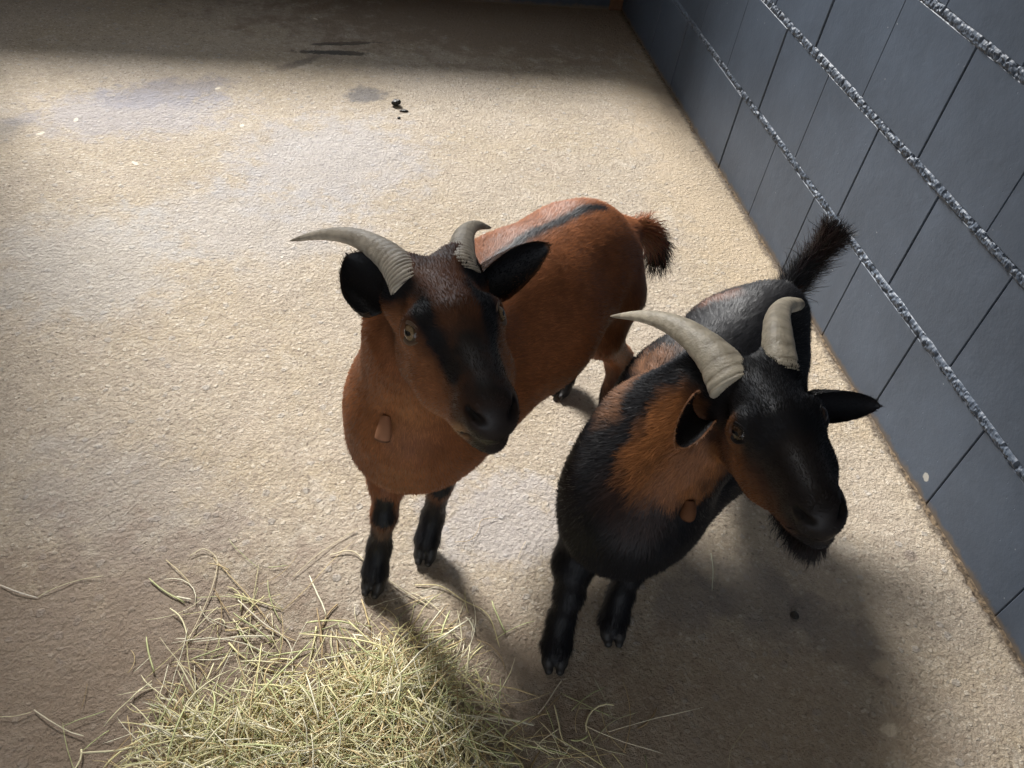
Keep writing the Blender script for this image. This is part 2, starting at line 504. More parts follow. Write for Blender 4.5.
# back wall with the wide opening that lets the daylight in (sill 0.54 m, head 2.1 m)
OX0, OX1, OZ0, OZ1 = -1.28, 0.78, 0.60, 2.56
struct('wall_back', [(LX - 0.2, BY, -0.05, OX0, BY + 0.12, TOP), (OX1, BY, -0.05, WX + 0.2, BY + 0.12, TOP),
                     (OX0, BY, -0.05, OX1, BY + 0.12, OZ0), (OX0, BY, OZ1, OX1, BY + 0.12, TOP)], M_DARKWALL)
struct('wall_left', [(LX - 0.2, FY, -0.05, LX, BY, TOP)], M_PLASTER)
struct('wall_front', [(LX - 0.2, FY - 0.2, -0.05, -1.7, FY, TOP), (0.7, FY - 0.2, -0.05, WX + 0.2, FY, TOP), (-1.7, FY - 0.2, 2.3, 0.7, FY, TOP)], M_PLASTER)
struct('ceiling', [(LX - 0.2, FY - 0.2, TOP, WX + 0.25, BY + 0.12, TOP + 0.15)], M_PLASTER)
# timber post in the far corner
struct('trim_2', [(WX - 0.055, BY - 0.012, 0.0, WX - 0.002, BY + 0.03, TOP)], M_WOOD, 0.003)

# ------------------------------------------------------------------ implicit surfaces
class Field:
    """blend of tapered capsules; keeps for every capsule a hair direction, hair length and colour"""
    def __init__(s):
        s.p = []; s.sub = []
    def add(s, a, b, ra, rb, k=0.02, flow=None, ln=0.010, col=(0.3, 0.12, 0.05), n=None, sq=1.0):
        a = np.asarray(a, float); b = np.asarray(b, float)
        if flow is None: flow = b - a
        s.p.append(dict(a=a, b=b, ra=ra, rb=rb, k=k, flow=unit(flow), ln=ln, col=np.array(col), n=None if n is None else unit(n), sq=sq))
    def cut(s, a, b, ra, rb, k=0.004):
        s.sub.append(dict(a=np.asarray(a, float), b=np.asarray(b, float), ra=ra, rb=rb, k=k, n=None, sq=1.0))
    @staticmethod
    def dist(q, P):
        a, b = q['a'], q['b']
        if q['n'] is not None:
            n, e = q['n'], q['sq'] - 1
            P = P + (P @ n)[..., None] * n * e
            a = a + (a @ n) * n * e; b = b + (b @ n) * n * e
        ab = b - a
        l2 = float(ab @ ab)
        pa = P - a
        if l2 < 1e-12:
            return np.sqrt((pa * pa).sum(-1)) - q['ra']
        t = np.clip((pa @ ab) / l2, 0, 1)
        d = pa - t[..., None] * ab
        return np.sqrt((d * d).sum(-1)) - (q['ra'] + (q['rb'] - q['ra']) * t)
    def sdf(s, p):
        v = 0.03
        for q in s.p:
            d = float(s.dist(q, p))
            hh = min(max(0.5 + 0.5 * (v - d) / q['k'], 0), 1)
            v = v * (1 - hh) + d * hh - q['k'] * hh * (1 - hh)
        return v
    def hit(s, px, py):
        d = ray(px, py); d = d / np.linalg.norm(d)
        o = np.array([0, 0, H]); t = 0.2
        for _ in range(200):
            e = s.sdf(o + d * t)
            if e < 0.0008: break
            t += max(e, 0.001)
            if t > 3: break
        return o + d * t
    def polygonise(s, h):
        lo = np.min([np.minimum(q['a'], q['b']) - max(q['ra'], q['rb']) for q in s.p], 0) - 3 * h
        hi = np.max([np.maximum(q['a'], q['b']) + max(q['ra'], q['rb']) for q in s.p], 0) + 3 * h
        dim = np.ceil((hi - lo) / h).astype(int) + 1
        D = np.full(dim, 0.03, np.float32)
        ax = [lo[i] + h * np.arange(dim[i]) for i in range(3)]
        def region(q, m):
            r = max(q['ra'], q['rb']) + m
            l = np.minimum(q['a'], q['b']) - r; u = np.maximum(q['a'], q['b']) + r
            i0 = np.clip(np.floor((l - lo) / h).astype(int), 0, dim - 1); i1 = np.clip(np.ceil((u - lo) / h).astype(int) + 1, 1, dim)
            sl = tuple(slice(i0[i], i1[i]) for i in range(3))
            G = np.stack(np.meshgrid(*[ax[i][sl[i]] for i in range(3)], indexing='ij'), -1)
            return sl, G
        for q in s.p:
            sl, G = region(q, 0.03 + q['k'])
            d = s.dist(q, G).astype(np.float32)
            c = D[sl]
            hh = np.clip(0.5 + 0.5 * (c - d) / q['k'], 0, 1)
            D[sl] = c * (1 - hh) + d * hh - q['k'] * hh * (1 - hh)
        for q in s.sub:
            sl, G = region(q, 0.012)
            d = -s.dist(q, G).astype(np.float32)
            c = D[sl]
            hh = np.clip(0.5 - 0.5 * (c - d) / q['k'], 0, 1)
            D[sl] = c * (1 - hh) + d * hh + q['k'] * hh * (1 - hh)
        return surface_nets(D, lo, h)
    def attributes(s, P):
        n = len(P)
        W = np.zeros(n); F = np.zeros((n, 3)); Ln = np.zeros(n); C = np.zeros((n, 3))
        ds = np.stack([s.dist(q, P) for q in s.p], 0)
        dm = ds.min(0)
        for q, d in zip(s.p, ds):
            w = np.exp(-(d - dm) / 0.007)
            W += w; F += w[:, None] * q['flow']; Ln += w * q['ln']; C += w[:, None] * q['col']
        return F / W[:, None], Ln / W, C / W[:, None]

def surface_nets(D, lo, h):
    S = D < 0
    c = S.astype(np.int8)
    cnt = (c[:-1, :-1, :-1] + c[1:, :-1, :-1] + c[:-1, 1:, :-1] + c[1:, 1:, :-1] + c[:-1, :-1, 1:] + c[1:, :-1, 1:] + c[:-1, 1:, 1:] + c[1:, 1:, 1:])
    act = (cnt > 0) & (cnt < 8)
    ijk = np.argwhere(act)
    vid = np.full(act.shape, -1, np.int32)
    vid[act] = np.arange(len(ijk))
    acc = np.zeros((len(ijk), 3)); num = np.zeros(len(ijk))
    off = [(a, b, d) for a in (0, 1) for b in (0, 1) for d in (0, 1)]
    val = {o: D[ijk[:, 0] + o[0], ijk[:, 1] + o[1], ijk[:, 2] + o[2]] for o in off}
    for o in off:
        for ax in range(3):
            if o[ax]: continue
            o2 = list(o); o2[ax] = 1; o2 = tuple(o2)
            a, b = val[o], val[o2]
            m = (a < 0) != (b < 0)
            t = np.where(m, a / np.where(m, a - b, 1), 0)
            p = np.zeros((len(ijk), 3)) + np.array(o)
            p[:, ax] = t
            acc += p * m[:, None]; num += m
    V_ = lo + h * (ijk + acc / num[:, None])
    quads = []
    for ax in range(3):
        sl0 = [slice(None)] * 3; sl1 = [slice(None)] * 3
        sl0[ax] = slice(0, -1); sl1[ax] = slice(1, None)
        A, Bm = S[tuple(sl0)], S[tuple(sl1)]
        e = np.argwhere(A != Bm)
        u, v = (ax + 1) % 3, (ax + 2) % 3
        ok = (e[:, u] > 0) & (e[:, v] > 0) & (e[:, u] < D.shape[u] - 1) & (e[:, v] < D.shape[v] - 1)
        e = e[ok]
        def g(du, dv):
            q = e.copy(); q[:, u] -= du; q[:, v] -= dv
            return vid[q[:, 0], q[:, 1], q[:, 2]]
        q = np.stack([g(1, 1), g(0, 1), g(0, 0), g(1, 0)], 1)
        flip = ~A[e[:, 0], e[:, 1], e[:, 2]]
        q[flip] = q[flip][:, ::-1]
        quads.append(q)
    return V_, np.concatenate(quads)

def normals_of(Vt, Q):
    n = np.cross(Vt[Q[:, 2]] - Vt[Q[:, 0]], Vt[Q[:, 3]] - Vt[Q[:, 1]])
    N = np.zeros_like(Vt)
    for i in range(4):
        for a in range(3):
            N[:, a] += np.bincount(Q[:, i], weights=n[:, a], minlength=len(Vt))
    return N / (np.linalg.norm(N, axis=1)[:, None] + 1e-12)

def smooth_verts(Vt, Q, it=2, lam=0.5):
    e = np.concatenate([Q[:, [0, 1]], Q[:, [1, 2]], Q[:, [2, 3]], Q[:, [3, 0]]])
    for _ in range(it):
        S = np.zeros_like(Vt)
        for a in range(3):
            S[:, a] = np.bincount(e[:, 0], weights=Vt[e[:, 1], a], minlength=len(Vt)) + np.bincount(e[:, 1], weights=Vt[e[:, 0], a], minlength=len(Vt))
        d = np.bincount(e.ravel(), minlength=len(Vt))
        Vt = Vt * (1 - lam) + lam * S / d[:, None]
    return Vt

def paint(C, P, pts, r, col, soft=0.01, seed=0, jag=0.008, amt=1.0):
    """colour patch of the coat: everything nearer than r to the polyline"""
    pts = [np.asarray(p, float) for p in pts]
    d = np.full(len(P), 9.0)
    for a, b in zip(pts[:-1], pts[1:]) if len(pts) > 1 else [(pts[0], pts[0] + 1e-6)]:
        ab = b - a
        t = np.clip(((P - a) @ ab) / (ab @ ab), 0, 1)
        d = np.minimum(d, np.linalg.norm(P - a - t[:, None] * ab, axis=1))
    d = d + (vnoise(P, 90, seed) - 0.5) * jag * 2
    w = np.clip((r - d) / soft + 0.5, 0, 1)[:, None] * amt
    return C * (1 - w) + np.array(col) * w

def strands(P, N, F, L, C, lift, wid, rng, curl=0.15, nseg=3, jitter=0.22, grav=0.0):
    """thin tapering ribbons rooted on P, combed along F"""
    n = len(P)
    F = F - (F * N).sum(1)[:, None] * N
    F = F / (np.linalg.norm(F, axis=1)[:, None] + 1e-9)
    F = F + rng.normal(0, jitter, (n, 3)); F -= (F * N).sum(1)[:, None] * N
    F = F / (np.linalg.norm(F, axis=1)[:, None] + 1e-9)
    L = L * rng.uniform(0.65, 1.25, n)
    lift = lift * rng.uniform(0.5, 1.6, n)
    side = np.cross(F, N)
    w = wid * rng.uniform(0.7, 1.3, n)
    vs = []
    for i in range(nseg):
        t = i / nseg
        c = P + (F * (L * t)[:, None]) + N * (lift * L * (t - 0.35 * t * t) * 1.4 - 0.0006)[:, None] + np.array([0, 0, -1.0]) * (grav * L * t * t)[:, None]
        ww = (w * (1 - 0.6 * t) * 0.5)[:, None] * side
        vs += [c - ww, c + ww]
    t = 1.0
    tip = P + F * L[:, None] + N * (lift * L * 0.65 * 1.4)[:, None] + np.array([0, 0, -1.0]) * (grav * L)[:, None] + side * (rng.normal(0, curl, n) * L)[:, None] * 0.5
    vs.append(tip)
    m = 2 * nseg + 1
    A = np.stack(vs, 1).reshape(-1, 3)
    b = np.arange(n) * m
    quads = [np.stack([b + 2 * i, b + 2 * i + 1, b + 2 * i + 3, b + 2 * i + 2], 1) for i in range(nseg - 1)]
    tris = np.stack([b + 2 * nseg - 2, b + 2 * nseg - 1, b + 2 * nseg], 1)
    Cc = np.repeat(C, m, axis=0)
    return A, np.concatenate(quads) if quads else np.zeros((0, 4), int), tris, Cc

def sample_faces(Vt, Q, cnt, rng, weight=None):
    a = Vt[Q]
    area = np.linalg.norm(np.cross(a[:, 2] - a[:, 0], a[:, 3] - a[:, 1]), axis=1)
    if weight is not None: area = area * weight[Q].mean(1)
    f = rng.choice(len(Q), cnt, p=area / area.sum())
    u, v = rng.rand(cnt), rng.rand(cnt)
    w = np.stack([(1 - u) * (1 - v), u * (1 - v), u * v, (1 - u) * v], 1)
    return Q[f], w
def interp(A, q, w):
    if A.ndim == 1: return (A[q] * w).sum(1)
    return (A[q] * w[:, :, None]).sum(1)

def haired(name, Vt, Q, C, F, Ln, parent, mat, count, rng, wid=0.0009, lift=0.22, jit=0.2, grav=0.0, weight=None, cvar=0.25):
    N = normals_of(Vt, Q)
    q, w = sample_faces(Vt, Q, count, rng, weight)
    P, n, f, l, c = (interp(A, q, w) for A in (Vt, N, F, Ln, C))
    n /= np.linalg.norm(n, axis=1)[:, None] + 1e-9
    clump = (vnoise(P, 130, 5) - 0.5) * 0.5
    c = c * (1 + rng.uniform(-cvar, cvar, len(c)) + clump)[:, None]
    f = f / (np.linalg.norm(f, axis=1)[:, None] + 1e-9) + 0.35 * np.stack([vnoise(P, 60, 21), vnoise(P, 60, 22), vnoise(P, 60, 23)], 1) - 0.175
    A, hq, ht, hc = strands(P, n, f, l, c, lift, wid, rng, jitter=jit, grav=grav)
    k = len(Vt)
    return new_mesh(name, np.vstack([Vt, A]), [Q.astype(np.int32), (hq + k).astype(np.int32), (ht + k).astype(np.int32)], mat, parent, cols=np.vstack([C * 0.8, np.clip(hc, 0, 1)]))

# ------------------------------------------------------------------ goats
VOX = 0.0028
HAIRS = 170000
BROWN = (0.25, 0.092, 0.036)
TAN = (0.34, 0.15, 0.065)
BLACK = (0.008, 0.008, 0.010)
DKBR = (0.10, 0.040, 0.018)

class Head:
    def __init__(s, T, fwd, left, scale):
        f = unit(fwd); l = unit(np.asarray(left, float) - f * (np.asarray(left, float) @ f)); u = np.cross(f, l)
        s.M = np.array([f, l, u]).T; s.T = np.asarray(T, float); s.s = scale
    def __call__(s, x, y, z): return s.M @ (np.array([x, y, z]) * s.s) + s.T
    def d(s, x, y, z): return s.M @ np.array([x, y, z], float)

def head_prims(F, h, face, cheek, nose):
    s = h.s
    h0 = h
    class _N:
        d = staticmethod(h0.d)
        def __call__(self, x, y, z): return h0(x, y * 0.90, z)
    h = _N()
    back = h.d(-1, 0, -0.1); dn = h.d(-0.6, 0, -1)
    lat = h.d(0, 1, 0)
    # skull, forehead, bridge of the nose, muzzle
    F.add(h(-0.005, 0, -0.050), h(0.055, 0, -0.052), 0.046 * s, 0.043 * s, 0.02, back, 0.006, face, lat, 1.06)
    F.add(h(0.000, 0, -0.026), h(0.075, 0, -0.032), 0.036 * s, 0.034 * s, 0.018, back, 0.006, face)
    F.add(h(0.070, 0, -0.050), h(0.150, 0, -0.064), 0.036 * s, 0.0215 * s, 0.02, back, 0.005, face)
    F.add(h(0.100, 0, -0.040), h(0.165, 0, -0.056), 0.020 * s, 0.017 * s, 0.014, back, 0.004, face)
    F.add(h(0.158, 0.0085, -0.066), h(0.170, 0.0075, -0.066), 0.0180 * s, 0.0165 * s, 0.01, back, 0.003, nose)
    F.add(h(0.158, -0.0085, -0.066), h(0.170, -0.0075, -0.066), 0.0180 * s, 0.0165 * s, 0.01, back, 0.003, nose)
    F.add(h(0.150, 0, -0.076), h(0.168, 0, -0.077), 0.0225 * s, 0.0175 * s, 0.01, back, 0.003, nose)
    # jaw
    for y in (-1, 1):
        F.add(h(0.020, y * 0.020, -0.080), h(0.080, y * 0.019, -0.078), 0.033 * s, 0.028 * s, 0.02, dn, 0.006, cheek)
        F.add(h(0.080, y * 0.017, -0.078), h(0.140, y * 0.013, -0.082), 0.026 * s, 0.018 * s, 0.016, back, 0.005, cheek)
        F.add(h(0.064, y * 0.036, -0.026), h(0.058, y * 0.038, -0.034), 0.0160 * s, 0.0160 * s, 0.012, back, 0.004, face)   # brow
        F.add(h(-0.018, y * 0.028, -0.006), h(-0.002, y * 0.027, -0.012), 0.0205 * s, 0.0220 * s, 0.014, back, 0.006, face)       # horn seat
        F.add(h(-0.012, y * 0.040, -0.030), h(-0.004, y * 0.036, -0.036), 0.018 * s, 0.018 * s, 0.012, back, 0.006, face)    # ear root
    F.add(h(0.060, 0, -0.098), h(0.142, 0, -0.098), 0.020 * s, 0.0155 * s, 0.014, back, 0.006, cheek)
    F.add(h(0.142, 0, -0.098), h(0.158, 0, -0.097), 0.0165 * s, 0.014 * s, 0.008, back, 0.004, nose)
    # nostrils, mouth, eye sockets
    for y in (-1, 1):
        F.cut(h(0.188, y * 0.0135, -0.064), h(0.172, y * 0.0215, -0.056), 0.0040 * s, 0.0026 * s, 0.0015)
        F.cut(h(0.188, y * 0.002, -0.086), h(0.170, y * 0.019, -0.0885), 0.0024 * s, 0.0024 * s, 0.0015)
        F.cut(h(0.170, y * 0.019, -0.0885), h(0.134, y * 0.030, -0.087), 0.0026 * s, 0.0020 * s, 0.0015)
        F.cut(h(0.078, y * 0.060, -0.022), h(0.072, y * 0.048, -0.026), 0.0095 * s, 0.0095 * s, 0.003)

def eye(h, side, parent, iris, rad=0.0125):
    c = h(0.068, side * 0.0340, -0.0285)
    out = unit(h.d(0.42, side * 1.0, 0.30))
    longw = unit(np.cross(out, h.d(0, 0, 1)))
    up = np.cross(longw, out)
    R = rad * h.s
    vs, cs, fs = [], [], []
    nr, na = 40, 48
    for i in range(nr + 1):
        th = math.pi * 0.62 * i / nr
        for k in range(na):
            a = 2 * math.pi * k / na
            d = math.cos(th) * out + math.sin(th) * (math.cos(a) * longw + math.sin(a) * up)
            rr = R * (1 + 0.05 * max(0, 1 - (th / 0.6) ** 2))
            vs.append(c + rr * d)
            x, y = math.sin(th) * math.cos(a), math.sin(th) * math.sin(a)
            if (x / 0.42) ** 2 + (y / 0.19) ** 2 < 1: col = (0.004, 0.004, 0.005)
            elif th < 0.62: col = tuple(v * (0.75 + 0.5 * ((k * 7) % 5) / 5) for v in iris)
            elif th < 0.78: col = tuple(v * 0.3 for v in iris)
            else: col = (0.25, 0.2, 0.16)
            cs.append(col)
    for i in range(nr):
        for k in range(na):
            k2 = (k + 1) % na
            fs.append((i * na + k, (i + 1) * na + k, (i + 1) * na + k2, i * na + k2))
    return new_mesh('eye', vs, fs, M_EYE, parent, cols=np.array(cs))

def eyelid(h, side, parent, col):
    c = h(0.068, side * 0.0340, -0.0285)
    out = unit(h.d(0.42, side * 1.0, 0.30))
    longw = unit(np.cross(out, h.d(0, 0, 1)))
    up = np.cross(longw, out)
    R = 0.0127 * h.s
    vs, fs = [], []
    na, nb_ = 40, 8
    for k in range(na):
        a = 2 * math.pi * k / na
        rx, ry = 0.86, 0.60
        dirp = math.cos(a) * rx * longw + math.sin(a) * ry * up
        zz = math.sqrt(max(0.0, 1 - (math.cos(a) * rx) ** 2 - (math.sin(a) * ry) ** 2))
        p = c + R * (dirp + zz * out)
        rad_dir = unit(dirp)
        n = unit(dirp + zz * out)
        for j in range(nb_):
            b = 2 * math.pi * j / nb_
            vs.append(p + 0.0016 * h.s * (math.cos(b) * n + math.sin(b) * rad_dir * 1.3) + rad_dir * 0.0016)
    for k in range(na):
        for j in range(nb_):
            k2, j2 = (k + 1) % na, (j + 1) % nb_
            fs.append((k * nb_ + j, k2 * nb_ + j, k2 * nb_ + j2, k * nb_ + j2))
    return new_mesh('eyelid', vs, fs, M_COAT, parent, cols=np.tile(np.array(col), (len(vs), 1)))

def horn(pts, r0, parent, seed, dark, light, ridges=26, flat=0.78, wdir=None, blunt=0.0, amp=0.085):
    """curved ringed horn with an oval section"""
    n = 150
    C = catmull(pts, n)
    t = np.linspace(0, 1, n)
    rad = r0 * ((1 - t) ** 0.72 * (1 - blunt) + blunt) + 0.0006
    rad *= np.where(t > 0.985, np.sqrt(np.clip((1.0 - t) / 0.015, 0.02, 1)), 1)
    rad *= np.where(t < 0.07, np.sqrt(np.clip(1 - (1 - t / 0.07) ** 2, 0.02, 1)), 1)
    ph = ridges * (t ** 0.85) * 2 * math.pi + 0.5 * np.sin(t * 23 + seed)
    rid = (np.abs(np.sin(ph / 2)) ** 0.7) * amp * np.clip(1.15 - t * 1.35, 0.0, 1)
    V0, fs = tube(C, 1.0, 28, 1.0, wdir)
    V0 = V0.reshape(n, 28, 3)
    d = V0 - C[:, None, :]
    T = np.gradient(C, axis=0); T /= np.linalg.norm(T, axis=1)[:, None]
    u = d[:, 0, :]
    comp = (d * u[:, None, :]).sum(-1, keepdims=True)
    d = d + comp * u[:, None, :] * (flat - 1)
    a = np.arange(28) / 28 * 2 * math.pi
    keel = 1 + 0.10 * np.cos(a) ** 8
    wob = 1 + 0.05 * (vnoise(V0.reshape(-1, 3), 70, seed).reshape(n, 28) - 0.5)
    R = rad[:, None] * (1 + rid[:, None] * (0.7 + 0.3 * np.cos(a)[None, :])) * keel[None, :] * wob
    Vt = C[:, None, :] + d * R[:, :, None]
    nz = vnoise(Vt.reshape(-1, 3) * [1, 1, 1], 160, seed + 4).reshape(n, 28)
    mixv = np.clip(0.55 + 0.5 * (nz - 0.5) + 0.60 * (rid / amp - 0.5)[:, None] * np.clip(1.2 - t * 1.5, 0, 1)[:, None] + 0.15 * t[:, None], 0, 1)
    mixv = np.where((t > 0.93)[:, None], mixv * 0.45, mixv)
    cols = np.array(dark)[None, None] * (1 - mixv[..., None]) + np.array(light)[None, None] * mixv[..., None]
    return new_mesh('horn', Vt.reshape(-1, 3), fs, M_HORN, parent, cols=cols.reshape(-1, 3))

def ear(base, tip, face_dir, W, parent, inner, outer, rng, cup=0.55, droop=0.0, hair=2600, rim=0.86, name='ear'):
    """cupped leaf-shaped ear: a thin closed shell with its opening towards face_dir"""
    base = np.asarray(base, float); tip = np.asarray(tip, float)
    ax = tip - base; Ln = np.linalg.norm(ax); ax = ax / Ln
    nrm = unit(np.asarray(face_dir, float) - ax * (np.asarray(face_dir, float) @ ax))
    sd = np.cross(ax, nrm)
    nu, nv = 34, 20
    vs, cs, fl = [], [], []
    def prof(u): return (max(u, 0.0) ** 0.5 * (1 - u ** 2.2) ** 0.70) / 0.78
    th = 0.0022
    for layer in (0, 1):
        for i in range(nu + 1):
            u = i / nu
            w = W * max(prof(u), 0.0) * 0.5 + (0.30 * W * (1 - u) ** 3)
            for j in range(nv + 1):
                v = -1 + 2 * j / nv
                roll = (1 - u) ** 1.5
                ang = v * (0.55 + cup + 0.9 * roll)
                rad = w / (0.55 + cup * 0.6)
                p = base + ax * (u * Ln) + sd * (rad * math.sin(ang) * 0.8) + nrm * (rad * (1 - math.cos(ang)) * 0.75) - nrm * (w * 0.3) - np.array([0, 0, 1]) * droop * u * u * Ln
                vs.append(p + nrm * (th * (0.5 if layer == 0 else -0.5) * (1 - abs(v) ** 4)))
                if layer == 0: cs.append(inner if abs(v) < rim and u < rim + 0.09 else (outer if rim < 0.85 else tuple(0.5 * a + 0.5 * b for a, b in zip(inner, outer))))
                else: cs.append(outer)
                fl.append(ax)
    Q = []
    m = nv + 1
    off = (nu + 1) * m
    for i in range(nu):
        for j in range(nv):
            a, b, c, d = i * m + j, (i + 1) * m + j, (i + 1) * m + j + 1, i * m + j + 1
            Q.append((a, b, c, d)); Q.append((off + d, off + c, off + b, off + a))
    for i in range(nu):
        Q.append((i * m, off + i * m, off + (i + 1) * m, (i + 1) * m))
        Q.append((i * m + nv, (i + 1) * m + nv, off + (i + 1) * m + nv, off + i * m + nv))
    for j in range(nv):
        Q.append((nu * m + j, off + nu * m + j, off + nu * m + j + 1, nu * m + j + 1))
    Vt, Q = np.array(vs), np.array(Q)
    # orient faces: inner layer normal should face nrm
    n0 = np.cross(Vt[Q[40, 2]] - Vt[Q[40, 0]], Vt[Q[40, 3]] - Vt[Q[40, 1]])
    if (40 % 2 == 0 and n0 @ nrm < 0) or (40 % 2 == 1 and n0 @ nrm > 0): Q = Q[:, ::-1]
    C = np.array(cs)
    return haired(name, Vt, Q, C, np.array(fl), np.full(len(Vt), 0.006), parent, M_COAT, hair, rng, wid=0.0008, lift=0.25, jit=0.25)

def bare(h, P, w):
    """no coat hair in the nostrils, on the lips and round the eyes"""
    for y in (-1, 1):
        for a, b, r in ((h(0.190, y * 0.012, -0.064), h(0.172, y * 0.020, -0.056), 0.008), (h(0.188, 0, -0.086), h(0.170, y * 0.018, -0.0885), 0.006),
                        (h(0.170, y * 0.018, -0.0885), h(0.134, y * 0.027, -0.087), 0.005), (h(0.072, y * 0.046, -0.026), h(0.070, y * 0.045, -0.028), 0.012)):
            t = np.clip(((P - a) @ (b - a)) / ((b - a) @ (b - a)), 0, 1)
            w[np.linalg.norm(P - a - t[:, None] * (b - a), axis=1) < r] = 0.02
    d = np.linalg.norm(P - h(0.190, 0, -0.070), axis=1)
    w[d < 0.016] *= 0.3
    return w
def dark_openings(h, P, C):
    for y in (-1, 1):
        C = paint(C, P, [h(0.189, y * 0.012, -0.064), h(0.172, y * 0.0195, -0.056)], 0.0045, (0.004, 0.003, 0.003), 0.003, 40, 0.0)
        C = paint(C, P, [h(0.188, 0, -0.086), h(0.170, y * 0.018, -0.0885), h(0.134, y * 0.027, -0.087)], 0.0034, (0.004, 0.003, 0.003), 0.003, 41, 0.0)
    return C

def hoof(toe, up, parent, size=1.0):
    """cloven hoof: two pointed claws joined above; toe = forward direction on the floor"""
    F = Field()
    toe = unit([toe[0], toe[1], 0]); sd = np.array([-toe[1], toe[0], 0])
    c = np.array([up[0], up[1], 0.0])
    for s_ in (-1, 1):
        o = sd * 0.0098 * s_ * size
        F.add(c + o * 1.0 - toe * 0.010 * size + V(0, 0, 0.010), c + o * 0.85 + toe * 0.021 * size + V(0, 0, 0.0080), 0.0100 * size, 0.0064 * size, 0.004)
        F.add(c + o * 0.9 + V(0, 0, 0.024) - toe * 0.004, c + o + toe * 0.008 * size + V(0, 0, 0.012), 0.0115 * size, 0.0100 * size, 0.006)
    F.cut(c + toe * 0.034 * size + V(0, 0, 0.0), c + toe * 0.006 * size + V(0, 0, 0.012), 0.0030, 0.0022, 0.002)
    Vt, Q = F.polygonise(0.0016)
    Vt = smooth_verts(Vt, Q, 1)
    Vt[:, 2] = np.maximum(Vt[:, 2], -0.0005 + 0.0 * Vt[:, 2])
    return new_mesh('hoof', Vt, Q.astype(np.int32), M_HOOF, parent)

def leg(F, pts, rad, cols, flows=None, ln=0.009, k=0.018):
    for i in range(len(pts) - 1):
        d = np.asarray(pts[i + 1]) - np.asarray(pts[i])
        F.add(pts[i], pts[i + 1], rad[i], rad[i + 1], k, d if flows is None else flows, ln, cols[i])

def tuft(name, spine, rad, n, length, cols, parent, rng, dirblend=0.6, lift=0.8, wid=0.0011, grav=0.15, jit=0.35):
    """bunch of long hair around a spine curve (tail end, beard); cols = colour along the spine"""
    S = catmull(spine, 60)
    T = np.gradient(S, axis=0); T /= np.linalg.norm(T, axis=1)[:, None]
    t = rng.rand(n) ** 0.8
    i = np.clip((t * 59).astype(int), 0, 59)
    rv = rng.normal(0, 1, (n, 3)); rv -= (rv * T[i]).sum(1)[:, None] * T[i]; rv /= np.linalg.norm(rv, axis=1)[:, None]
    P = S[i] + rv * (np.interp(t, np.linspace(0, 1, len(rad)), rad) * rng.uniform(0.3, 1.0, n))[:, None]
    C = np.stack([np.interp(t + rng.normal(0, 0.08, n), np.linspace(0, 1, len(cols)), [c[k] for c in cols]) for k in range(3)], 1)
    C *= rng.uniform(0.7, 1.3, n)[:, None]
    A, q, tr, cc = strands(P, rv, T[i], np.full(n, length), C, lift, wid, rng, curl=0.3, nseg=4, jitter=jit, grav=grav)
    return new_mesh(name, A, [q.astype(np.int32), tr.astype(np.int32)], M_COAT, parent, cols=np.clip(cc, 0, 1))

def body_from_field(F, parent, painter, rng, hairs, lift=0.22, weightfn=None):
    Vt, Q = F.polygonise(VOX)
    Vt = smooth_verts(Vt, Q, 2)
    Vt[:, 2] = np.maximum(Vt[:, 2], 0.006)
    fl, ln, C = F.attributes(Vt)
    C = painter(Vt, C)
    C = C * (0.86 + 0.28 * vnoise(Vt, 45, 8))[:, None]
    return haired('body', Vt, Q, C, fl, ln, parent, M_COAT, hairs, rng, weight=weightfn(Vt) if weightfn else None, lift=lift)

